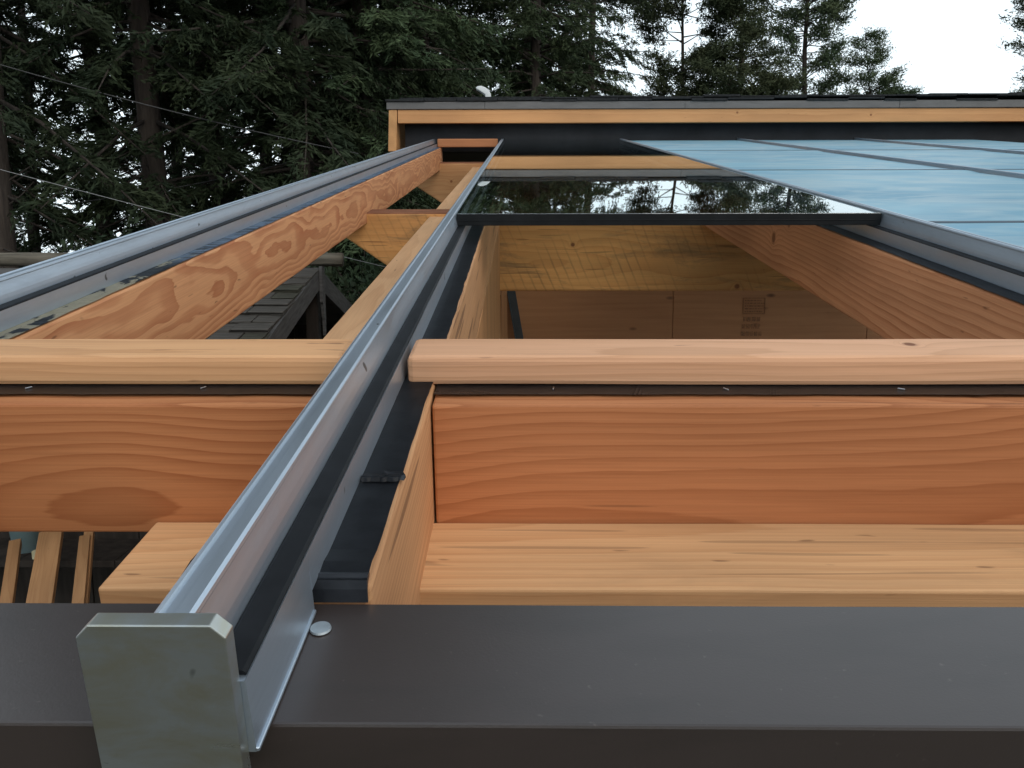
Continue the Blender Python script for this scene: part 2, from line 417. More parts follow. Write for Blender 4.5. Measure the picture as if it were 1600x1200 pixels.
raf, raf_b = rafter('rafter', -.2000, -.0875, .4145, MR_MAIN, 'middle rafter with black tape on top, under the nearest metal glazing bar', [(.414, .5535), (.549, 6.45)], M_MEM, 2)
# torn tab and lap of the tape where two lengths meet
tb = bmesh.new()
pts = [(-.104, .548), (-.094, .5475), (-.0885, .5460), (-.0866, .549), (-.0858, .5545), (-.0868, .5590), (-.0890, .561), (-.104, .562)]
f0 = [tb.verts.new((p[0] - raf_b[0], p[1] - raf_b[1], NT_ + .0050 - raf_b[2] + (0 if p[0] < -.087 else -.0022))) for p in pts]
tb.faces.new(f0); bmesh.ops.solidify(tb, geom=list(tb.faces), thickness=.0016)
link('tape_tab', finish(tb, 'tape_tab', M_MEM), raf)
# puckered lap where the upper length overlies the lower
tb = bmesh.new(); rows = []
for i in range(25):
    u_ = -.1175 + .0285 * i / 24; w1 = mnoise.noise(Vector((u_ * 260, 3, 1))) * .0016; w2 = mnoise.noise(Vector((u_ * 420, 9, 2))) * .0009
    rows.append([tb.verts.new((u_ - raf_b[0], .5475 + w1 + q - raf_b[1], NT_ - raf_b[2] + z_)) for q, z_ in ((-.0030, .0040), (-.0012, .0066 + w2), (.0010, .0070 + w2), (.0042, .0058), (.0100, .0046))])
for p, q in zip(rows, rows[1:]):
    for j in range(4): tb.faces.new((p[j], q[j], q[j + 1], p[j + 1]))
bmesh.ops.solidify(tb, geom=list(tb.faces), thickness=.0008)
link('tape_lap', finish(tb, 'tape_lap', M_MEM), raf)
# turned-down end of the tape at the eave
tb = bmesh.new()
prof = [(.402, 0), (.398, .0012), (.394, -.001), (.3925, -.006), (.3920, -.0145), (.3935, -.0145), (.3945, -.006), (.397, -.0035), (.402, -.0022)]
rg = [[tb.verts.new((u_ - raf_b[0], p[0] - raf_b[1] + .0200, NT_ + .0035 + p[1] - raf_b[2])) for p in prof] for u_ in (-.190, -.150, -.115, -.0895)]
for a, b_ in zip(rg, rg[1:]):
    for i in range(len(prof)):
        j = (i + 1) % len(prof); tb.faces.new((a[i], b_[i], b_[j], a[j]))
tb.faces.new(rg[0]); tb.faces.new(rg[-1][::-1])
link('tape_end', finish(tb, 'tape_end', M_MEM), raf)

rafter('rafter', -.7305, -.6145, .4145, MR_L, 'end rafter at the roof edge with wild wavy grain and torn paper on its tape', [(.4145, 6.45)], M_MEM_L, 5)
rafter('rafter', .700, .812, .4145, MR_R, 'rafter with a knot in its reddish side at the far side of the open bay', [(.4145, 6.45)], M_MEM, 8)
for k, uc in enumerate((1.665, 2.565)):
    MRX = wood('rafter_covered_wood_%s' % 'ab'[k], 1, (.12, -.03), .007, seed=11 + k)
    rafter('rafter', uc - .056, uc + .056, .4145, MRX, ('first', 'second')[k] + ' rafter hidden under the blue covered panels, counted from the open bay', [(.4145, 6.45)], M_MEM, 12 + k)

# wall plate that runs up the slope beside the middle rafter
MP_S = wood('side_plate_wood', 1, (-.05, -.12), .010, tilt=(.01, .0), wamp=.01, light=(.62, .375, .20), dark=(.50, .27, .13), contrast=.6, seed=2.2, blotch=.15)
tag(board('wall_plate', (-.366, -.2035, .862, 6.34, -.435, -.395), MP_S, .003, None, None, 1, .0008, 3), 'pale flat wall plate running up the slope outside the nearest metal bar', 'plate')
# eave plate
MP_E = wood('eave_plate_wood', 0, (.10, -.10), .0075, tilt=(.015, .02), wscale=(1.6, 6), wamp=.016, light=(.70, .405, .20), dark=(.55, .275, .12), contrast=.75, seed=4.4, stain=.3, stain_col=(.36, .21, .11), checks=.3,
            knots=((.30, .075, .045, .011),))
tag(board('eave_plate', (-.367, 2.9, .612, .7335, -.436, -.390), MP_E, .0022, None, None, 0, .0008, 6), 'broad pale plank lying flat behind the brown flashing at the eave', 'plate')

# eave blocking, between the rafters
MB_R = wood('blocking_right_wood', 0, (.085, .012), .0105, tilt=(.016, -.06), wscale=(1.4, 3.2), wamp=.048, light=ORANGE, dark=ORANGE_D, contrast=.72, seed=6.1, blotch=.15, checks=.35)
MB_L = wood('blocking_left_wood', 0, (.09, .015), .0105, tilt=(.014, -.055), wscale=(1.8, 3.2), wamp=.046, light=(.48, .195, .078), dark=(.29, .09, .030), contrast=.72, seed=8.6, blotch=.15)
NBK = -.2656
def blocking(u0, u1, nb, mat, label, seed):
    base = ((u0 + u1) / 2, .735, nb); r = roof_empty('blocking', *base); tag(r, label, 'blocking', 'eave blocking')
    board('timber', (u0, u1, .735, .842, nb, NBK), mat, .0025, r, base, 0, .0009, seed)
    # tape strip on its top with a wandering front edge
    k = int((u1 - u0) / .012); b = bmesh.new(); rows = []
    for i in range(k + 1):
        u = u0 + (u1 - u0) * i / k
        e = mnoise.noise(Vector((u * 22, seed, 1))) * .0018 + mnoise.noise(Vector((u * 75, seed, 5))) * .0012
        rows.append([b.verts.new((u - base[0], q - base[1], NBK + .0032 - nb)) for q in (.7565 + e, .80, .841)])
    for p, q in zip(rows, rows[1:]):
        for j in range(2): b.faces.new((p[j], q[j], q[j + 1], p[j + 1]))
    bmesh.ops.solidify(b, geom=list(b.faces), thickness=.0022)
    link('tape_strip', finish(b, 'tape_strip', M_FLASH), r)
    return r, base
blk_r, br_b = blocking(-.0856, .699, -.3985, MB_R, 'orange blocking timber filling the space between rafters behind the eave plate', 1.0)
blk_l, bl_b = blocking(-.6138, -.2008, -.4035, MB_L, 'orange blocking timber between the end rafter and the nearest metal bar', 2.0)
M_STAPLE = plain('staple_steel', (.6, .62, .64), .3, .1, 30, 1.0)
def staple(par, base, px_, py_, rz):
    d = RC @ Vector(((px_ - 800) / F, (600 - py_) / F, -1)); k = (NBK + .0042) / d.z
    p = d * k
    b = bm_box(-.0034, .0034, -.0005, .0007, -.0005, .0009, .0003, 1)
    o = link('staple', finish(b, 'staple', M_STAPLE), par); o.location = (p.x - base[0], p.y - base[1], p.z - base[2]); o.rotation_euler = (0, 0, rz)
for q in ((45, 606, .9), (318, 606, 1.0)): staple(blk_l, bl_b, *q)
for q in ((865, 607, 1.4), (1134, 608, -1.0), (1408, 608, -.5)): staple(blk_r, br_b, *q)
for k, (a, c) in enumerate(((.813, 1.608), (1.722, 2.50))):
    blocking(a, c, -.3885, MB_R, ('first', 'second')[k] + ' blocking timber under the blue covered panels, counted from the open bay', 5.0 + k)

# purlin strips laid flat over the blocking
MPU_R = wood('purlin_right_wood', 0, (.02, -.09), .0075, tilt=(.02, .0), wscale=(2.2, 6), wamp=.014, light=(.67, .37, .215), dark=(.49, .25, .125), contrast=.75, seed=3.3, blotch=.12, knots=((.10, .045, .031, .008), (.33, .05, .031, .006)))
MPU_L = wood('purlin_left_wood', 0, (.02, -.10), .0085, tilt=(.012, .0), wscale=(2.2, 6), wamp=.012, light=(.65, .36, .18), dark=(.49, .25, .115), contrast=.7, seed=4.9, blotch=.12)
def purlin(u0, u1, v0, v1, n0, n1, mat, label, seed):
    return tag(board('purlin', (u0, u1, v0, v1, n0, n1), mat, .0055, None, None, 0, .0008, seed), label, 'purlin', 'purlin strips')
purlin(-.1145, .722, .781, .852, -.2620, -.2312, MPU_R, 'flat pinkish strip of wood across the open bay, in front of the glass pane', 1)
purlin(-.640, -.1782, .781, .852, -.2620, -.2312, MPU_L, 'flat strip of wood between the end rafter and the nearest metal bar', 2)
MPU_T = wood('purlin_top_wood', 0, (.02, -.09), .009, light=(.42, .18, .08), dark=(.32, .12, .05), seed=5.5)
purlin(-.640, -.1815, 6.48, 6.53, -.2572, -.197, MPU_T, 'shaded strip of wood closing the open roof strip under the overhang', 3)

# heavy cross beams under the rafters, their tails cut on the bevel
def cross_beam(v0, v1, n0, n1, u_cut, bev, u1, mat, label, seed):
    base = (u_cut + .5, v0, n0); b = bmesh.new()
    prof = [(u_cut, n1), (u_cut, n1 - .085), (u_cut + bev, n0 + .012), (u_cut + bev + .014, n0), (u1, n0), (u1, n1)]
    a = [b.verts.new((p[0] - base[0], 0, p[1] - base[2])) for p in prof]; c = [b.verts.new((p[0] - base[0], v1 - v0, p[1] - base[2])) for p in prof]
    b.faces.new(a); b.faces.new(c[::-1])
    for i in range(len(prof)):
        j = (i + 1) % len(prof); b.faces.new((a[j], a[i], c[i], c[j]))
    bmesh.ops.recalc_face_normals(b, faces=list(b.faces))
    bmesh.ops.bevel(b, geom=list(b.edges), offset=.010, segments=3, affect='EDGES', profile=.5)
    me = finish(b, 'cross_beam', mat); me.materials.append(M_REDTOP)
    for p_ in me.polygons:
        if p_.normal.z > .6: p_.material_index = 1
    o = link('cross_beam', me); o.location = RP(*base); o.rotation_euler = (SLOPE, 0, 0)
    return tag(o, label, 'beam', 'cross beams')
M_REDTOP = plain('rough_red_wood', (.20, .085, .045), .9, .45, 22, 0, .8, .2, (.4, 3, 1))
MX1 = wood('cross_beam_wood', 0, (.16, .13), .013, tilt=(.0, .03), wscale=(1.6, 5), wamp=.03, light=(.68, .35, .125), dark=(.54, .235, .075), contrast=.75, seed=2.7, stain=.65, stain_col=(.18, .12, .065), saw=True,
           knots=((1.10, .0, .02, .013), (.43, .0, .19, .010)), blotch=.35, checks=.4)
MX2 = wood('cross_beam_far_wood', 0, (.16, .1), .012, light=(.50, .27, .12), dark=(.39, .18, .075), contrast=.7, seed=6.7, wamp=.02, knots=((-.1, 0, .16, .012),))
cross_beam(3.29, 3.425, -.697, -.38, -.725, .31, 3.0, MX1, 'nearer heavy cross beam with rough sawn yellow-brown face under the glass pane', 1)
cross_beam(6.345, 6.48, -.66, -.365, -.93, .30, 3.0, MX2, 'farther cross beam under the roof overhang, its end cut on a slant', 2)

# ------------------------------------------------------------------ eave flashing
fl = roof_empty('eave_flashing', 0, .30, -.43)
tag(fl, 'long dark brown metal flashing along the eave, under the bar with the end plate', 'flashing')
V_FF, V_FB, N_F = .3130, .4115, -.2725
b = bmesh.new()
prof = [(V_FB, N_F - .0016), (V_FB, N_F), (V_FF + .0016, N_F), (V_FF + .0005, N_F - .0004), (V_FF, N_F - .0016), (V_FF - .001, -.41), (V_FF + .0012, -.41), (V_FF + .0022, N_F - .0032), (V_FF + .0030, N_F - .0018)]
rows = []
for i in range(41):
    u = -.9 + 3.5 * i / 40
    rows.append([b.verts.new((u, p[0] - .30, p[1] + .43 + (mnoise.noise(Vector((u * 3.1, p[0] * 9, 1))) * .0007 if p[1] > -.3 else 0))) for p in prof])
for p, q in zip(rows, rows[1:]):
    for k in range(len(prof)):
        j = (k + 1) % len(prof); b.faces.new((p[k], p[j], q[j], q[k]))
b.faces.new(rows[0]); b.faces.new(rows[-1][::-1]); bmesh.ops.recalc_face_normals(b, faces=list(b.faces))
link('metal_sheet', finish(b, 'metal_sheet', M_FLASH, False), fl)
MSF = wood('fascia_core_wood', 0, (.1, 0), .008, seed=1.9)
board('backing_board', (-.88, 2.58, .318, .408, -.405, -.2765), MSF, .002, fl, (0, .30, -.43))
def screw(u, v, r=.0058):
    o = empty('screw', RP(u, v, N_F + .0005), (SLOPE, 0, 0))
    b = bmesh.new(); bmesh.ops.create_cone(b, cap_ends=True, segments=28, radius1=r, radius2=r * .93, depth=.0012, matrix=Matrix.Translation((0, 0, .0009)))
    link('screw_head', finish(b, 'screw_head', M_ZINC), o)
    b = bmesh.new(); bmesh.ops.create_cone(b, cap_ends=True, segments=10, radius1=.0018, radius2=.0016, depth=.02, matrix=Matrix.Translation((0, 0, -.0098)))
    link('shank', finish(b, 'shank', M_ZINC), o); return o
M_ZINC = plain('zinc', (.50, .54, .56), .45, .15, 90, .9)
tag(screw(-.1112, .3865, .0060), 'round flat grey screw head in the brown flashing beside the end plate', 'screw')

# ------------------------------------------------------------------ glazing bars
BAR_T, BAR_B = -.200, -.2578
def glazing_bar(uc, v0, v1, label, holes=()):
    base = (uc, v0, BAR_B); r = roof_empty('glazing_bar', *base); tag(r, label, 'glazing bar', 'aluminium glazing bars')
    z = lambda n: n - BAR_B
    # stem: grooved top, web with a cove at its foot
    H = z(BAR_T)
    half = [(.0072, H - .0004), (.0088, H - .0018), (.0092, H - .0036), (.0088, H - .0046), (.0070, H - .0052), (.0082, H - .0105), (.0096, H - .0160), (.0107, H - .0210), (.0114, H - .0260), (.0117, H - .0306), (.0117, H - .0330), (.0090, H - .0335)]
    groove = [(-.0050, H + .0004), (-.0040, H - .0016), (.0005, H - .0019), (.0015, H - .0002)]
    prof = groove + half + [(-q[0], q[1]) for q in half[::-1]]
    b = prism(bmesh.new(), prof, 0, v1 - v0, 40); bmesh.ops.recalc_face_normals(b, faces=list(b.faces))
    for vtx in b.verts:     # the profile is not dead straight
        vtx.co.x += mnoise.noise(Vector((vtx.co.y * 2.3, uc * 5, 0))) * .0006
    link('web', finish(b, 'web', M_ALU), r)
    # splayed box base
    bp = [(-.0286, 0), (.0286, 0), (.0288, .0010), (.0279, H - .0332), (.0273, H - .0337), (-.0273, H - .0337), (-.0279, H - .0332), (-.0288, .0010)]
    b = prism(bmesh.new(), bp, .1085, v1 - v0, 6)
    prism(b, [(q[0] * (1.01 if q[1] < .005 else 1), q[1] - (.0137 if q[1] < .005 else 0)) for q in bp], .0, .1084, 2)     # past the rafter end it hangs down onto the flashing
    bmesh.ops.recalc_face_normals(b, faces=list(b.faces))
    link('base', finish(b, 'base', M_ALU), r)
    for s in (-1, 1):       # glazing tape on the ledge
        pf = [(s * .0119, H - .0334), (s * .0119, H - .0312), (s * .0135, H - .0305), (s * .0255, H - .0312), (s * .0272, H - .0324), (s * .0272, H - .0334)]
        b = prism(bmesh.new(), pf, .004, v1 - v0, 60)
        for vtx in b.verts:
            if abs(vtx.co.x) > .02: vtx.co.x += s * mnoise.noise(Vector((vtx.co.y * 9, uc, s))) * .0007
        bmesh.ops.recalc_face_normals(b, faces=list(b.faces))
        link('gasket', finish(b, 'gasket', M_RUB), r)
        b = bm_box(min(s * .0278, s * .0304), max(s * .0278, s * .0304), .0, .1075, -.0138, -.0114, .0005, 1)     # turned lip
        link('lip', finish(b, 'lip', M_ALU), r)
    for (hu, hv, hn, ax) in holes:
        b = bmesh.new(); bmesh.ops.create_cone(b, cap_ends=True, segments=14, radius1=.0011, radius2=.0011, depth=.0016)
        h = link('screw_hole', finish(b, 'screw_hole', M_GAP), r); h.location = (hu, hv - v0, z(hn))
        if ax: h.rotation_euler = (0, R(90), 0)
    return r
def end_cap(r, wide=.0311, off=-.0052):
    b = bmesh.new(); c = .0060; zb, zt = -.030, .0588
    pf = [(off + p, q) for p, q in ((-wide, zb), (wide, zb), (wide, zt - c), (wide - c, zt), (-wide + c, zt), (-wide, zt - c))]
    prism(b, pf, -.0096, -.0002, 1); bmesh.ops.recalc_face_normals(b, faces=list(b.faces))
    bmesh.ops.bevel(b, geom=list(b.edges), offset=.0006, segments=2, affect='EDGES', profile=.5)
    return link('end_cap', finish(b, 'end_cap', M_CAP), r)
V_B0 = .2945
bar = glazing_bar(-.1474, V_B0, 6.60, 'nearest aluminium glazing bar with a square-cornered end plate facing the viewer', [(.0045, .79, BAR_T - .0008, 0), (.0062, 1.36, BAR_T - .012, 1)])
end_cap(bar)
for uc, lab in ((-.6744, 'aluminium glazing bar on the end rafter at the roof edge, against the forest'), (.7645, 'aluminium glazing bar between the clear pane and the first blue panel'),
                (1.665, 'aluminium glazing bar between the first and second blue panels'), (2.565, 'aluminium glazing bar on the far side of the second blue panel')):
    end_cap(glazing_bar(uc, V_B0, 6.60, lab))

# ------------------------------------------------------------------ glass
def lowe_mat():
    # one sheet of the double unit per face: clear, mirror-like at a glancing angle
    m = bpy.data.materials.new('clear_glass'); m.use_nodes = True; n, l = m.node_tree.nodes, m.node_tree.links
    n.remove(n['Principled BSDF']); out = n['Material Output']
    fr = n.new('ShaderNodeFresnel')
    ge = n.new('ShaderNodeNewGeometry'); io = n.new('ShaderNodeMapRange'); io.inputs['To Min'].default_value = 1.5; io.inputs['To Max'].default_value = 1 / 1.5
    l.new(ge.outputs['Backfacing'], io.inputs['Value']); l.new(io.outputs[0], fr.inputs['IOR'])    # same sheet from either side
    ad = n.new('ShaderNodeMath'); ad.operation = 'ADD'; ad.inputs[1].default_value = 1.0
    mu = n.new('ShaderNodeMath'); mu.operation = 'MULTIPLY'; mu.inputs[1].default_value = 2.0
    dv = n.new('ShaderNodeMath'); dv.operation = 'DIVIDE'
    l.new(fr.outputs[0], ad.inputs[0]); l.new(fr.outputs[0], mu.inputs[0]); l.new(mu.outputs[0], dv.inputs[0]); l.new(ad.outputs[0], dv.inputs[1])
    tr = n.new('ShaderNodeBsdfTransparent'); tr.inputs[0].default_value = (.84, .89, .88, 1)
    gl = n.new('ShaderNodeBsdfGlossy'); gl.inputs['Roughness'].default_value = .012; gl.inputs[0].default_value = (.93, .97, .97, 1)
    tc = n.new('ShaderNodeTexCoord'); nz_ = n.new('ShaderNodeTexNoise'); nz_.inputs['Scale'].default_value = 1.6; nz_.inputs['Detail'].default_value = 1
    bp_ = n.new('ShaderNodeBump'); bp_.inputs['Strength'].default_value = .04; bp_.inputs['Distance'].default_value = .002
    l.new(tc.outputs['Object'], nz_.inputs['Vector']); l.new(nz_.outputs['Fac'], bp_.inputs['Height']); l.new(bp_.outputs[0], gl.inputs['Normal'])
    mxs = n.new('ShaderNodeMixShader'); ct = n.new('ShaderNodeMath'); ct.operation = 'MULTIPLY_ADD'; ct.use_clamp = True; ct.inputs[1].default_value = .88; ct.inputs[2].default_value = .12; l.new(dv.outputs[0], ct.inputs[0])   # metal coating on the sheet
    l.new(ct.outputs[0], mxs.inputs[0]); l.new(tr.outputs[0], mxs.inputs[1]); l.new(gl.outputs[0], mxs.inputs[2])
    l.new(mxs.outputs[0], out.inputs['Surface']); return m
M_LOWE = lowe_mat()
g = roof_empty('glass_pane', .3085, 1.75, -.2290); gb = (.3085, 1.75, -.2290)
tag(g, 'dark clear double glass pane mirroring the trees beside the blue panels', 'glass pane')
UL, UR = -.1374, .7543
board('pane', (UL, UR, 1.754, 6.60, -.2285, -.2045), M_LOWE, .0008, g, gb)
M_SEAL = plain('edge_seal', (.008, .009, .010), .5, .3, 30, spec=.2)
b = bm_box(UL - gb[0], UR - gb[0], -.0035, .0038, 0.0, .0240, .0008); bm_box(UL - gb[0] + .001, UR - gb[0] - .001, -.0046, -.0033, .0100, .0120, .0005, 1, b)
link('edge_seal', finish(b, 'edge_seal', M_SEAL), g)

def film_mat(seed):
    t = NT('blue_film'); P = t.tc.outputs['Object']
    n = t.noise(t.map(P, (1.1, 2.2, 1), loc=(seed, 0, 0), rot=(0, 0, R(20))), 1.0, 5, .6, .8); s = t.noise(t.map(P, (2.6, 5, 1), loc=(seed, 2, 0), rot=(0, 0, R(-18))), 1.0, 4, .6, 1.2)
    c = t.mix(t.ramp(n, [(.3, 0), (.7, 1)]), (.18, .42, .58), (.35, .63, .76))
    c = t.mix(t.ramp(s, [(.45, 0), (.64, .75)]), c, (.50, .66, .73))
    t.bump(t.math('ADD', n, s), .25, .006)
    m = t.set(Base_Color=c, Roughness=.40, **{'Specular IOR Level': .35})
    tl = t.n.new('ShaderNodeBsdfTranslucent'); t.put(tl.inputs[0], c); ms = t.n.new('ShaderNodeMixShader'); ms.inputs[0].default_value = .30   # daylight comes through it
    t.l.new(t.b.outputs[0], ms.inputs[1]); t.l.new(tl.outputs[0], ms.inputs[2]); t.l.new(ms.outputs[0], t.n['Material Output'].inputs['Surface'])
    return m
M_JOINT = plain('seam_shade', (.03, .06, .09), .5, .3, 12)
M_FILM = [film_mat(k * 3.7) for k in range(2)]
seams = (.47, 1.66, 3.18, 4.80, 6.58)
for k, (a, c, lab) in enumerate(((.7747, 1.6549, 'first panel covered in pale blue film, next to the clear glass pane'), (1.6751, 2.5549, 'second panel covered in pale blue film, counted from the clear glass pane'),
                                 (2.5751, 3.45, 'third panel covered in pale blue film, counted from the clear glass pane'))):
    gp = roof_empty('covered_panel', (a + c) / 2, .47, -.229); pb_ = ((a + c) / 2, .47, -.229); tag(gp, lab, 'glass panel', 'film covered panels')
    board('pane', (a, c, .47, 6.60, -.2285, -.2185), M_LOWE, .0008, gp, pb_)
    for i in range(1, 4):     # added dark strip, the shade at the film edge where two sheets meet
        wt = (.018, .018, .018)[i - 1]; b = bmesh.new(); row0 = []
        for x in range(31):
            u = a + .001 + (c - a - .002) * x / 30; e = mnoise.noise(Vector((u * 4, i * 7 + k, 3))) * .008
            row0.append([b.verts.new((u - pb_[0], seams[i] + e + q - pb_[1], -.2180 + .0072 + .229 + h_)) for q, h_ in ((-wt, -.0036), (-wt * .6, 0), (wt * .6, 0), (wt, -.0036))])
        for p, q in zip(row0, row0[1:]):
            for j in range(3): b.faces.new((p[j], q[j], q[j + 1], p[j + 1]))
        link('seam_shade', finish(b, 'seam_shade', M_JOINT, True), gp)
    for i in range(4):
        b = bmesh.new(); nx, ny = 24, 28; y0, y1 = seams[i] + .004, seams[i + 1] - .003; gr = []
        for y in range(ny + 1):
            row = []
            for x in range(nx + 1):
                u = a + .0006 + (c - a - .0012) * x / nx; v = y0 + (y1 - y0) * y / ny
                e = mnoise.noise(Vector((u * 5, i * 7 + k, 0))) * .006 if y in (0, ny) else 0
                z = .0012 + .0009 * (1 + mnoise.noise(Vector((u * 3, v * 7, k)))) + (.0035 * (ny - y < 2) if i < 3 else 0)
                row.append(b.verts.new((u - pb_[0], v + e - pb_[1], -.2180 + z + .229)))
            gr.append(row)
        for y in range(ny):
            for x in range(nx): b.faces.new((gr[y][x], gr[y][x + 1], gr[y + 1][x + 1], gr[y + 1][x]))
        link('film_sheet', finish(b, 'film_sheet', M_FILM[(i + k) % 2], True), gp)

# ------------------------------------------------------------------ upper roof with its overhang
V_F = 6.50
zf = lambda py, Y: W(800, py, Y).z
fp = RP(0, V_F, 0); YF = fp.y
z_b, z_m, z_t, z_s = zf(192, YF), zf(171, YF), zf(159, YF), zf(152, YF)
UX0, UX1 = W(608, 190, YF).x, 4.6
up = empty('upper_roof', (UX0, YF, z_b))
tag(up, 'upper roof with a wooden fascia, grey drip edge and black shingle edge', 'roof')
MF = wood('fascia_wood', 0, (.14, .02), .0085, wscale=(1.0, 5), wamp=.012, light=(.56, .285, .12), dark=(.43, .19, .075), contrast=.6, seed=2.1, blotch=.15, knots=((2.62, 0, .070, .010), (3.62, 0, .05, .010), (5.0, 0, .06, .009)))
L_ = UX1 - UX0; wsb = .062
b = bm_box(wsb + .004, L_, 0, .04, 0, z_m - z_b, .003); link('fascia_board', finish(b, 'fascia_board', MF), up)
MF2 = wood('side_board_wood', 1, (.10, .3), .008, light=(.56, .30, .125), dark=(.42, .19, .075), contrast=.7, seed=8.1)
zlow = zf(236, YF) - z_b
b = bm_box(0, wsb, -.004, 3.6, zlow, z_m - z_b - .001, .003)
for vtx in b.verts:
    if vtx.co.z < 0: vtx.co.x -= .012
link('side_board', finish(b, 'side_board', MF2), up)
M_DRIP = plain('grey_drip_metal', (.105, .10, .098), .5, .15, 8, .0, 0, .4, (1, 4, 4))
gx = -.015
for k, w in enumerate((.74, 1.5, 1.6, 1.4)):
    b = bm_box(gx, gx + w - .0015, -.012 - .0014 * (k % 2), .05, z_m - z_b + .002, z_t - z_b, .002); link('drip_edge', finish(b, 'drip_edge', M_DRIP), up); gx += w
b = bm_box(.005, L_, .045, 4.0, z_m - z_b - .03, z_m - z_b - .002, .002); link('soffit', finish(b, 'soffit', plain('dark_soffit', (.06, .052, .048), .85)), up)
b = bm_box(.0, L_, .055, 4.0, z_m - z_b + .001, z_t - z_b - .004, .002); link('roof_deck', finish(b, 'roof_deck', plain('deck_board', (.2, .15, .1), .8)), up)
M_SHG = plain('black_shingle', (.020, .021, .022), .9, .5, 60, 0, .6, .2)
rs = random.Random(9); x = -.02
while x < L_:
    w = rs.uniform(.24, .36); rise = (x / L_) * .028
    h = (z_s - z_t) * rs.uniform(.75, 1.15) * .55
    b = bm_box(x, min(x + w - .004, L_ + .02), -.022 + rs.uniform(-.006, .004), .34, 0, h, .002, 1)
    sh = link('shingle', finish(b, 'shingle', M_SHG), up); sh.location = (0, 0, z_t - z_b + .0008 + rise * .6); sh.rotation_euler = (R(1.2), R(rs.uniform(-.25, .25)), 0)
    b = bm_box(x + .1, min(x + w + .096, L_ + .12), .005, .5, 0, h * .9, .002, 1)
    sh = link('shingle', finish(b, 'shingle', M_SHG), up); sh.location = (0, 0, z_t - z_b + .0018 + h + rise); sh.rotation_euler = (R(1.6), 0, 0)
    x += w
b = bm_box(-.02, L_, .3, 4.0, z_s - z_b - .025, z_s - z_b - .006, .002); link('shingle_field', finish(b, 'shingle_field', M_SHG), up)
# dark wall under the overhang
MWL = plain('black_building_paper', (.016, .017, .020), .75, .35, 5, 0, .2, .3)
wallt = empty('upper_wall', (UX0 + .1, YF + .13, 0)); tag(wallt, 'black papered wall in the shadow under the roof overhang', 'wall')
zr = RP(0, 6.62, -.30).z
b = bm_box(.0, L_ - .1, 0, .1, zr, z_m - .031, .002); link('papered_wall', finish(b, 'papered_wall', MWL), wallt)
b = bm_box(.72, L_ - .1, .01, .09, 0.0, zr - .002, .002); link('lower_wall', finish(b, 'lower_wall', M_PLY), wallt)
# vent cap on the upper roof
vp = W(760, 150, YF + .75)
vent = empty('roof_vent', (vp.x, vp.y, z_s - .005)); tag(vent, 'small white curved vent hood on top of the upper roof', 'vent')
mpx = (YF + .75) / F * 1.02; hz = vp.z - vent.location.z
def vpt(x_, y_): return ((x_ - 760) * mpx, (150 - y_) * mpx + hz)
pf = [vpt(*q) for q in ((745, 139), (748, 137.3), (753, 137), (759, 139.3), (764, 143.5), (766.5, 148), (767, 158), (758.5, 158), (758.5, 149), (754, 146), (749, 143.0), (745.5, 140.8))]
b = prism(bmesh.new(), pf, -.045, .045, 1); bmesh.ops.recalc_face_normals(b, faces=list(b.faces))
bmesh.ops.bevel(b, geom=[e for e in b.edges if abs(e.verts[0].co.y - e.verts[1].co.y) < 1e-6], offset=.006, segments=3, affect='EDGES', profile=.5)
link('hood', finish(b, 'hood', plain('white_enamel', (.62, .64, .64), .4, .06, 10), True), vent)
b = bmesh.new(); bmesh.ops.create_cone(b, cap_ends=True, segments=20, radius1=.034, radius2=.026, depth=hz * .9, matrix=Matrix.Translation((.012, 0, hz * .45 - .01)))
link('pipe', finish(b, 'pipe', plain('grey_pipe', (.12, .13, .14), .5)), vent)

# ------------------------------------------------------------------ old shed beside the lean-to
rl = W(537, 404, 6.6); xr = W(497, 412, 6.55).x
zr_, yr_ = rl.z - .05, 6.55
pl = W(415, 525, 1); dd = ray(415, 525)
k = (xr - CAM.x) / dd.x; low = CAM + dd * k          # a point on the rake lower down
slope = math.atan2(zr_ - low.z, yr_ - low.y)
shed = empty('old_shed', (xr, yr_, 0)); tag(shed, 'old shed with mossy wood shingles and a log along its ridge', 'shed')
M_SHK = plain('weathered_shake', (.062, .056, .049), .92, .45, 5, 0, .7, .2, (1, 6, 1))
M_SHK2 = plain('mossy_shake', (.045, .043, .032), .95, .5, 7, 0, .8, .2, (1, 6, 1))
M_GREY = plain('grey_weathered_board', (.085, .082, .080), .85, .35, 6, 0, .4, .2, (1, 1, 8))
cs, sn = math.cos(slope), math.sin(slope)
LEN = 2.45
def slope_pt(d): return Vector((0, -d * cs, zr_ - d * sn))      # down the near slope, relative to the shed's foot
deck = bm_box(-5.2, -.03, 0, LEN, -.05, -.02, .002)
dk = link('roof_deck', finish(deck, 'roof_deck', M_GREY), shed); dk.location = (0, 0, zr_); dk.rotation_euler = (math.pi + slope, 0, 0); dk.rotation_euler = (0, 0, 0)
dk.matrix_local = Matrix.Translation((0, 0, zr_)) @ Matrix.Rotation(slope, 4, 'X') @ Matrix.Translation((0, -LEN, 0))
dk2 = link('roof_deck', dk.data, shed); dk2.matrix_local = Matrix.Translation((0, 0, zr_)) @ Matrix.Rotation(-slope, 4, 'X') @ Matrix.Translation((0, .03, 0))
rs = random.Random(21); EXPO = .155
shapes = []
for q in range(10):
    w = rs.uniform(.13, .26); th = rs.uniform(.014, .026)
    b = bm_box(0, w - .008, -.03, .30, 0, th, .002, 1)
    for vtx in b.verts:
        if vtx.co.y > .2: vtx.co.z *= .35
        if vtx.co.y < 0: vtx.co.y += rs.uniform(-.012, .012); vtx.co.z += rs.uniform(-.002, .004)
    shapes.append((w, finish(b, 'shingle', M_SHK if q % 3 else M_SHK2)))
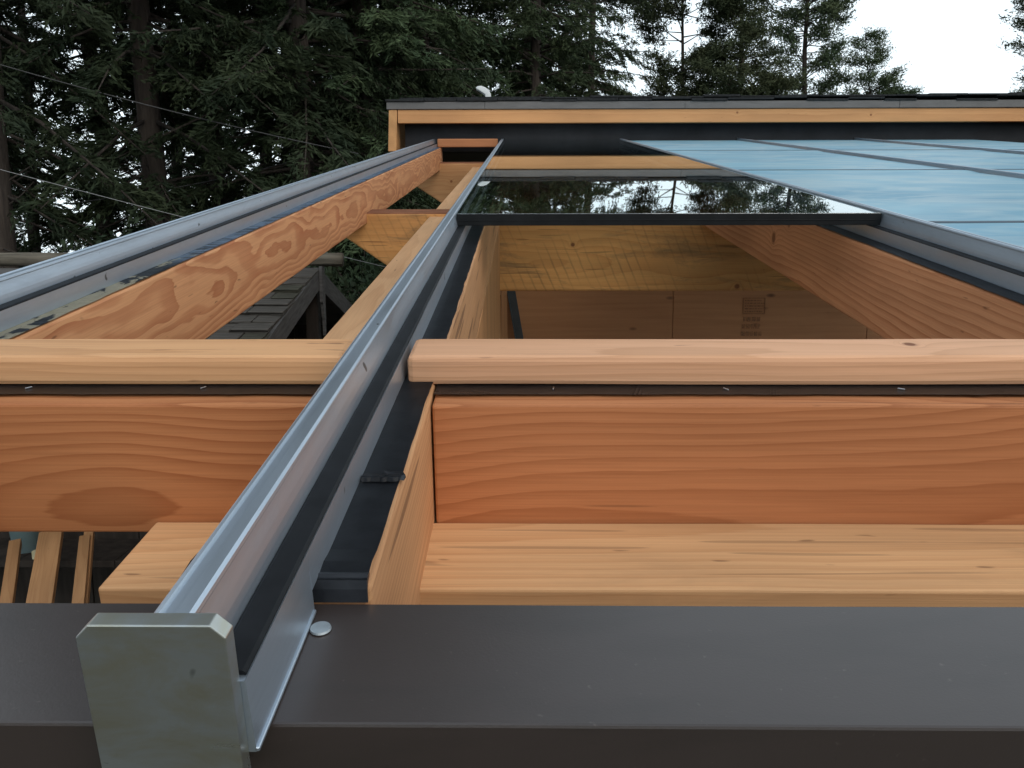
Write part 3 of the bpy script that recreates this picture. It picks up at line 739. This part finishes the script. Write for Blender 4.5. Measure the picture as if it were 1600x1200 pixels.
for row in range(15):
    d = LEN - .0 - row * EXPO
    if d < .1: break
    x = .015 + rs.uniform(-.02, .015)
    xmin = -1.9 if d < 2.3 else -1.2
    while x > xmin:
        w, me = shapes[rs.randrange(10)]
        s_ = link('shingle', me, shed)
        s_.matrix_local = Matrix.Translation((0, 0, zr_)) @ Matrix.Rotation(slope, 4, 'X') @ Matrix.Translation((x - w, -d, -.018 + rs.uniform(0, .006))) @ Matrix.Rotation(R(-3.2 + rs.uniform(-.8, .8)), 4, 'X') @ Matrix.Rotation(R(rs.uniform(-1.2, 1.2)), 4, 'Z')
        x -= w
def log_mesh(name, x0, x1, r, mat, seed):
    b = bmesh.new(); n = 60; rings = []
    for i in range(n + 1):
        x = x0 + (x1 - x0) * i / n
        rings.append([b.verts.new((x, math.cos(a) * (r + .012 * mnoise.noise(Vector((x * 2.5, math.cos(a) * 4, math.sin(a) * 4 + seed)))), math.sin(a) * (r + .012 * mnoise.noise(Vector((x * 2.5, math.cos(a) * 4, math.sin(a) * 4 + seed)))))) for a in [2 * math.pi * k / 18 for k in range(18)]])
    for p, q in zip(rings, rings[1:]):
        for k in range(18): b.faces.new((p[k], p[(k + 1) % 18], q[(k + 1) % 18], q[k]))
    b.faces.new(rings[0][::-1]); b.faces.new(rings[-1]); return finish(b, name, mat, True)
M_LOG = plain('grey_log', (.105, .092, .072), .9, .6, 9, 0, .9, .2, (.25, 3, 3))
lg = link('ridge_log', log_mesh('ridge_log', -5.2, rl.x - xr, .052, M_LOG, 3), shed); lg.location = (0, .02, zr_ + .045)
for sgn in (1, -1):
    b = bm_box(-.03, .012, -LEN, 0, -.175, -.022, .003)
    rk = link('rake_board', finish(b, 'rake_board', M_GREY), shed)
    rk.matrix_local = Matrix.Translation((0, 0, zr_)) @ (Matrix.Rotation(slope, 4, 'X') if sgn > 0 else Matrix.Rotation(math.pi, 4, 'Z') @ Matrix.Rotation(slope, 4, 'X') @ Matrix.Translation((.02, 0, 0)))
# splintered board hanging under the ridge end
b = bmesh.new(); pf = [(-.05, 0), (.05, 0), (.045, -.40), (.035, -.52), (.012, -.55), (.005, -.43), (-.012, -.40), (-.03, -.30), (-.05, -.28)]
a = [b.verts.new((.016, p[0], p[1])) for p in pf]; c = [b.verts.new((.038, p[0], p[1])) for p in pf]
b.faces.new(a); b.faces.new(c[::-1])
for i in range(len(pf)):
    j = (i + 1) % len(pf); b.faces.new((a[j], a[i], c[i], c[j]))
bmesh.ops.recalc_face_normals(b, faces=list(b.faces))
sb = link('splintered_board', finish(b, 'splintered_board', M_GREY), shed); sb.location = (0, .0, zr_ - .01)
M_DK = plain('dark_old_board', (.030, .024, .020), .9, .5, 7, 0, .5, .2, (2, 2, .3))
for (x, y) in ((-.05, .06), (-.05, -1.95), (-.05, 1.9), (-2.4, -1.95)):
    h = zr_ - abs(y) * math.tan(slope) - .06
    b = bm_box(-.05, .05, -.05, .05, 0, h, .006); pst = link('post', finish(b, 'post', M_DK), shed); pst.location = (x - .02, y, 0)
rs = random.Random(5)
for k in range(16):   # board walls: back and gable infill, one board at a time
    h = zr_ - 1.9 * math.tan(slope) - .08
    b = bm_box(0, .30, 0, .022, 0, h, .003); w_b = link('wall_board', finish(b, 'wall_board', M_DK), shed); w_b.location = (-.42 - k * .308, 1.86, .02)
for k in range(13):
    b = bm_box(0, .30, 0, .022, 0, zr_ - 1.9 * math.tan(slope) - .10 - rs.uniform(0, .03), .003); w_b = link('wall_board', finish(b, 'wall_board', M_DK), shed); w_b.location = (-.40 - k * .308, -1.80, .02)

# leaning offcuts and clutter in front of the shed, seen through the gap under the blocking
M_PL = [wood('offcut_wood_%s' % c_, 2, (.02, .1), .007, light=(.36, .19, .085), dark=(.27, .125, .05), contrast=.7, seed=i * 2.3) for i, c_ in enumerate('abcd')]
Yp = 4.35
def plank(xa, xb, ytop, lab, k, dy=0.0, wpx=40):
    top = W(xa, ytop, Yp + dy); bot_d = ray(xb, 943); q = (Yp + dy - .55 - CAM.y) / bot_d.y; bot = CAM + bot_d * q
    d = (bot - top).normalized(); ln = (top.z - .006) / max(.2, -d.z) ; bot = top + d * ln
    wdt = wpx / F * Yp
    b = bm_box(-wdt / 2, wdt / 2, -.019, .019, 0, ln, .002); wobble(b, 2, .2, .0015, k)
    o = link('plank', finish(b, 'plank', M_PL[k]))
    zax = -d; xax = Vector((1, 0, 0)); xax = (xax - zax * xax.dot(zax)).normalized(); yax = zax.cross(xax)
    mm = Matrix((xax, yax, zax)).transposed().to_4x4(); mm.translation = bot + Vector((0, 0, .02)); o.matrix_world = mm
    return tag(o, lab, 'plank', 'planks leaning by the shed')
plank(25, 12, 853, 'narrow short plank, the first of the leaning planks under the orange blocking', 0, 0, 17)
plank(81, 64, 838, 'widest plank leaning in the gap under the orange blocking', 1, -.02, 34)
plank(134, 124, 846, 'narrow plank leaning in front of a longer one, nearest the pale eave plate', 2, -.05, 16)
plank(140, 131, 838, 'longer narrow plank behind another one, nearest the pale eave plate', 3, .02, 14)
bench = empty('work_bench', (W(60, 885, 4.0).x, Yp + .22, 0)); zb_ = W(60, 868, Yp + .1).z
bench.location.y = Yp + .12
for (a, c) in ((-.9, -.35), (-.345, .2), (.205, .8)):
    link('bench_board', finish(bm_box(a, c, -.1, .26, zb_ - .04, zb_, .003), 'bench_board', M_DK), bench)
for xx in (-.85, .72):
    for yy in (-.08, .2): link('leg', finish(bm_box(xx, xx + .06, yy, yy + .06, 0, zb_ - .041, .004), 'leg', M_DK), bench)
tag(bench, 'dark low bench behind the leaning planks in the gap under the blocking', 'bench')
bk = empty('bucket', (W(44, 860, Yp + .2).x, Yp + .2, zb_ + .001)); tag(bk, 'pale blue bucket on the bench behind the leaning planks', 'bucket')
b = bmesh.new(); rg = []
for (r_, z_) in ((.075, 0), (.092, .20), (.098, .20), (.098, .215), (.088, .215), (.070, .012)):
    rg.append([b.verts.new((r_ * math.cos(2 * math.pi * k / 28), r_ * math.sin(2 * math.pi * k / 28), z_)) for k in range(28)])
for p, q in zip(rg, rg[1:]):
    for k in range(28): b.faces.new((p[k], p[(k + 1) % 28], q[(k + 1) % 28], q[k]))
b.faces.new(rg[0][::-1]); b.faces.new(rg[-1])
link('pail', finish(b, 'pail', plain('pale_blue_plastic', (.30, .42, .44), .45, .08, 6), True), bk)
b = tube(bmesh.new(), [(.098 * math.cos(a), -.05 - .05 * math.sin(a), .2 - .05 * math.sin(a)) for a in [math.pi * i / 12 for i in range(13)]], .0025, 6)
link('handle', finish(b, 'handle', M_STAPLE), bk)
tin = empty('small_tin', (W(57, 868, Yp + .05).x, Yp + .05, zb_ + .001)); tag(tin, 'small cream carton on the bench beside the bucket', 'carton')
link('carton', finish(bm_box(-.018, .018, -.015, .015, 0, .048, .002), 'carton', plain('cream_card', (.50, .46, .30), .7)), tin)
tin.name = 'small_carton'
# ------------------------------------------------------------------ trees
def leaf_mat(name, a, b_):
    t = NT(name); P = t.tc.outputs['Object']
    oi = t.n.new('ShaderNodeObjectInfo')
    n = t.noise(P, .9, 3, .6); f = t.noise(P, 14, 2, .6)
    c = t.mix(t.ramp(n, [(.35, 0), (.65, 1)]), a, b_)
    c = t.mix(t.math('MULTIPLY', f, .5), c, tuple(q * .55 for q in a))
    hs = t.n.new('ShaderNodeHueSaturation'); t.put(hs.inputs['Color'], c); t.put(hs.inputs['Value'], t.math('MULTIPLY_ADD', oi.outputs['Random'], .5, .75))
    t.put(hs.inputs['Hue'], t.math('MULTIPLY_ADD', oi.outputs['Random'], .03, .485))
    return t.set(Base_Color=hs.outputs[0], Roughness=.7, **{'Specular IOR Level': .15})
M_FIR = leaf_mat('fir_needles', (.023, .038, .020), (.040, .055, .024))
M_PINE = leaf_mat('pine_needles', (.060, .085, .045), (.105, .120, .060))
M_FIR_LIT = leaf_mat('lit_fir_needles', (.040, .062, .032), (.068, .088, .040))  # same fir needles, the better light on these trees put into the colour
def bark_mat():
    t = NT('bark'); P = t.tc.outputs['Object']
    n = t.noise(t.map(P, (9, 9, 1.6)), 1.0, 5, .65, .4)
    c = t.mix(t.ramp(n, [(.35, 0), (.65, 1)]), (.022, .016, .013), (.062, .048, .038))
    t.bump(n, .9, .03)
    return t.set(Base_Color=c, Roughness=.95)
M_BARK = bark_mat()

def mesh_np(name, verts, faces, mat):
    me = bpy.data.meshes.new(name); nv, nf, k = len(verts), len(faces), faces.shape[1]
    me.vertices.add(nv); me.vertices.foreach_set('co', verts.astype(np.float32).ravel())
    me.loops.add(nf * k); me.loops.foreach_set('vertex_index', faces.astype(np.int32).ravel())
    me.polygons.add(nf); me.polygons.foreach_set('loop_start', np.arange(0, nf * k, k, dtype=np.int32)); me.polygons.foreach_set('loop_total', np.full(nf, k, dtype=np.int32))
    me.update(calc_edges=True); me.materials.append(mat); return me
def cards(C, D, ln, wd, rng):
    """needle sprays: slender rhombs centred on C along D"""
    D = D / np.linalg.norm(D, axis=1, keepdims=True)
    A = np.cross(D, rng.normal(size=D.shape)); A /= np.linalg.norm(A, axis=1, keepdims=True)
    l, w = ln[:, None] * .5, wd[:, None] * .5
    V = np.stack([C - D * l, C + A * w + D * l * .15, C + D * l, C - A * w + D * l * .15], 1).reshape(-1, 3)
    return V, np.arange(len(V)).reshape(-1, 4)
def limb_tube(bm, pts, r0, r1, seg=4):
    tube(bm, pts, [r0 + (r1 - r0) * i / (len(pts) - 1) for i in range(len(pts))], seg)
def fir_mesh(seed, H, base, Rm, nb, twigs, ncard, r_tr, clump=False, bare=22, shape=.75):
    rng = np.random.default_rng(seed); tb = bmesh.new()
    # trunk, slightly swaying
    sw = rng.normal(size=(6, 2)) * .12; zs = np.linspace(0, H, 22)
    def axis(z):
        q = np.clip(z / H * 5, 0, 4.999); i = int(q); f = q - i; p = sw[i] * (1 - f) + sw[i + 1] * f
        return np.array([p[0] * min(1, z / 3), p[1] * min(1, z / 3), z])
    tube(tb, [Vector(axis(z)) for z in zs], [max(.02, r_tr * (1 - z / H) ** .75 * (1 + .35 * math.exp(-z / .5))) for z in zs], 10)
    C, D, LN, WD = [], [], [], []
    for k in range(nb + bare):
        dead = k >= nb
        fr = rng.random() ** (1.15 if not clump else .9)
        h = base + (H - base) * fr if not dead else base * rng.uniform(.25, 1.05)
        az = rng.uniform(0, 2 * math.pi)
        tap = (1 - fr) ** shape if not dead else .65
        if clump: tap = min(1, (1 - fr) * 2.4 + .12) * (.68 + .32 * math.sin(fr * 9 + seed))
        L = Rm * (.16 + .84 * tap) * rng.uniform(.55, 1.12) * (1 if not dead else rng.uniform(.3, .8))
        el = R((-14 + 52 * fr if not clump else rng.uniform(-5, 40)) + rng.normal() * 8)
        droop = (.30 * (1 - fr) + .06 if not clump else .04) * rng.uniform(.6, 1.3)
        hd = np.array([math.cos(az), math.sin(az), 0.0]); sd_ = np.array([-hd[1], hd[0], 0.0]); bend = rng.normal() * .12
        o = axis(h)
        f_ = lambda s: o + hd * (L * s * math.cos(el)) + sd_ * (bend * L * s * s) + np.array([0, 0, L * (s * math.sin(el) - droop * s * s + (.10 * s ** 4))])
        pts = [Vector(f_(s)) for s in (0, .3, .62, 1)]
        rb = .012 + .0085 * L
        limb_tube(tb, pts, rb, .006, 4)
        if dead:
            for s in rng.uniform(.3, .95, 3):
                p = f_(s); q = p + (hd * .5 + sd_ * rng.choice((-1, 1)) * rng.uniform(.4, 1)) * L * .22 + np.array([0, 0, rng.uniform(-.25, .05)]) * L * .4
                limb_tube(tb, [Vector(p), Vector(q)], .008, .004, 3)
            continue
        m = max(4, int(twigs * (L / Rm) ** .8))
        for s in (rng.uniform(.18, 1.0, m) if not clump else rng.uniform(.45, 1.02, m)):
            p = f_(s); side = rng.choice((-1, 1)); ang = R(rng.uniform(30, 75))
            td = hd * math.cos(ang) + sd_ * side * math.sin(ang) + np.array([0, 0, rng.normal() * .12 - (.22 if not clump else -.18)])
            tl = (.18 * L * (1.15 - s) + .28) * rng.uniform(.6, 1.3)
            if clump: tl = rng.uniform(.28, .55)
            n_ = max(5, int(ncard * 1.9 * tl / .5))
            u = rng.uniform(.05, 1.05, n_)[:, None]
            c = p + td * tl * u + np.array([0, 0, -1.0]) * (.22 * tl * u * u if not clump else 0) + rng.normal(size=(n_, 3)) * (.035 if not clump else .085)
            d = td + rng.normal(size=(n_, 3)) * (.36 if not clump else .8) + np.array([0, 0, -.15 if not clump else .25])
            C.append(c); D.append(d); LN.append(rng.uniform(.10, .24, n_) if not clump else rng.uniform(.09, .19, n_)); WD.append(rng.uniform(.020, .042, n_) if not clump else rng.uniform(.022, .042, n_))
    C, D, LN, WD = np.concatenate(C), np.concatenate(D), np.concatenate(LN), np.concatenate(WD)
    V, Fc = cards(C, D, LN, WD, rng)
    return finish(tb, 'trunk', M_BARK, True), mesh_np('crown', V, Fc, M_PINE if clump else M_FIR)
FIRS = [fir_mesh(11, 24, 2.2, 3.7, 300, 24, 17, .24), fir_mesh(12, 22, 3.2, 3.4, 210, 22, 17, .24, bare=44), fir_mesh(13, 26, 1.4, 4.0, 340, 24, 17, .26), fir_mesh(14, 20, 4.8, 3.0, 150, 22, 16, .19, bare=70)]
FIRS_LIT = []
for q in FIRS:
    c_ = q[1].copy(); c_.materials[0] = M_FIR_LIT; FIRS_LIT.append((q[0], c_))
PINES = [fir_mesh(31, 15.5, 4.2, 2.0, 190, 22, 22, .14, True, 10), fir_mesh(32, 15.5, 3.6, 2.3, 170, 22, 22, .14, True, 8), fir_mesh(33, 13.0, 3.2, 1.9, 110, 20, 22, .11, True, 8)]
def tree(px_, Y, meshes, label, sc=1.0, rz=0.0, group=None, name='fir_tree', zs=1.0):
    p = W(px_, 400, Y)
    o = empty(name, (p.x, Y, -.05), (0, 0, rz)); o.scale = (sc, sc, sc * zs)
    link('trunk', meshes[0], o); link('crown', meshes[1], o)
    return tag(o, label, 'tree', group)
near = [(-150, 17, 2, .95, 'tall fir just past the picture edge whose branches reach in above the end rafter'),
        (8, 13.5, 1, .95, 'fir with a thick bare trunk at the very edge of the forest'),
        (146, 18, 3, 1.05, 'slender fir trunk with brown dead twigs beside the brightest gap in the forest'),
        (252, 15.5, 1, 1.0, 'fir whose straight trunk borders the brightest gap of sky in the forest'),
        (372, 19, 3, 1.1, 'thin pale trunk fir in front of a low bright gap above the end rafter'),
        (470, 16.5, 0, 1.0, 'broad dark fir with drooping boughs above the end rafter'),
        (575, 17.5, 2, .9, 'large dark fir rising behind the corner of the upper roof'),
        (668, 20, 0, 1.0, 'dense fir rising behind the white vent hood'),
        (838, 21, 2, .64, 'dense fir standing in front of the sky just past the white vent hood'),
        (922, 23, 0, .58, 'last of the dense dark firs before the forest opens to the sky')]
for i, (a, Y, k, sc, lab) in enumerate(near): tree(a, Y, (FIRS if a < 560 else FIRS_LIT)[k], lab, sc, i * 1.31, 'firs in the front row of the forest', zs=1.25 if a < 700 else 1.4)
rs = random.Random(77)
far = [(-330, 30), (-210, 33), (-90, 29), (-20, 36), (60, 27), (290, 29), (330, 39), (425, 28), (510, 33), (560, 41), (620, 28), (655, 36), (705, 31), (830, 27)]
for i, (a, Y) in enumerate(far):
    tree(a, Y, FIRS[(i * 3 + 1) % 4 if a < 450 else (0, 2)[i % 2]], 'dark fir in the back row of the forest, half hidden by the front trunks', rs.uniform(.85, 1.05), i * 2.1, 'firs in the back row of the forest')
for a, Y, k, sc, lab in ((1062, 28, 2, 1.05, 'narrow open pine with sky on both sides behind the upper roof'), (1146, 27, 0, .95, 'broad dense pine in the middle of the open group behind the upper roof'),
                         (1240, 27.5, 1, .98, 'open pine with a straight dark trunk beside the broad dense pine'), (1336, 25, 2, .70, 'low ragged pine, last of the open group before the bare sky'),
                         (1628, 22, 1, .80, 'pine with feathery boughs reaching in from the edge of the bare sky')):
    tree(a, Y, PINES[k], lab, sc, a * .7, 'pines behind the upper roof', 'pine_tree')
# undergrowth
def shrub_mesh(seed, r, h):
    rng = np.random.default_rng(seed); n = 5200; tb = bmesh.new()
    for k in range(14):
        a, e = rng.uniform(0, 6.28), rng.uniform(.6, 1.4); l = h * rng.uniform(.5, .95)
        limb_tube(tb, [Vector((0, 0, 0)), Vector((math.cos(a) * l * .3, math.sin(a) * l * .3, l * .5)), Vector((math.cos(a) * l * .6, math.sin(a) * l * .6, l * .85))], .018, .005, 4)
    cl = rng.normal(size=(46, 3)) * np.array([r * .42, r * .42, h * .22]) + np.array([0, 0, h * .5])
    c = cl[rng.integers(0, 46, n)] + rng.normal(size=(n, 3)) * .20; c[:, 2] = np.abs(c[:, 2]) + .03
    V, Fc = cards(c, rng.normal(size=(n, 3)) + np.array([0, 0, .3]), rng.uniform(.07, .15, n), rng.uniform(.03, .07, n), rng)
    return finish(tb, 'stem', M_BARK), mesh_np('foliage', V, Fc, M_FIR)
SHR = [shrub_mesh(5, 1.5, 2.4), shrub_mesh(6, 1.3, 3.0)]
for i, (a, Y, sc, lab) in enumerate(((30, 11.5, 1.0, 'dark shrub at the foot of the forest above the shed log'), (200, 12, 1.05, 'dark shrub under the brightest gap of sky'), (330, 11.5, 1.0, 'dark shrub behind the middle of the end rafter'), (455, 11, .95, 'dark shrub behind the shed ridge'),
                                 (545, 10.5, .9, 'dark shrub in the gap just past the end of the ridge log'), (620, 11.2, 1.0, 'dark shrub seen between the two cross beams'))):
    p = W(a, 400, Y); o = empty('shrub', (p.x, Y, 0), (0, 0, i * 1.7)); o.scale = (sc,) * 3
    link('stem', SHR[i % 2][0], o); link('foliage', SHR[i % 2][1], o); tag(o, lab, 'shrub', 'shrubs at the foot of the forest')
# overhead wires
M_WIRE = plain('grey_wire', (.20, .20, .20), .6, .1, 3)
M_WIRE_D = plain('dark_wire', (.05, .05, .05), .6)
def wire(p0, p1, sag, r, mat, lab):
    n = 40; pts = [p0.lerp(p1, i / n) - Vector((0, 0, sag * 4 * (i / n) * (1 - i / n))) for i in range(n + 1)]
    o = link('overhead_wire', finish(tube(bmesh.new(), [q - p0 for q in pts], r, 6), 'overhead_wire', mat, True)); o.location = p0
    return tag(o, lab, 'wire', 'overhead wires')
wire(W(-420, 150, 8.5), W(700, 440, 11.0), .05, .0042, M_WIRE, 'pale overhead wire slanting down towards the end rafter')
wire(W(-420, -30, 11), W(560, 240, 14.5), .15, .008, M_WIRE_D, 'thin dark overhead wire slanting high across the forest')
wire(W(-420, 335, 12), W(575, 215, 17.3), .5, .008, M_WIRE_D, 'thin dark overhead wire rising from the end rafter across the forest')
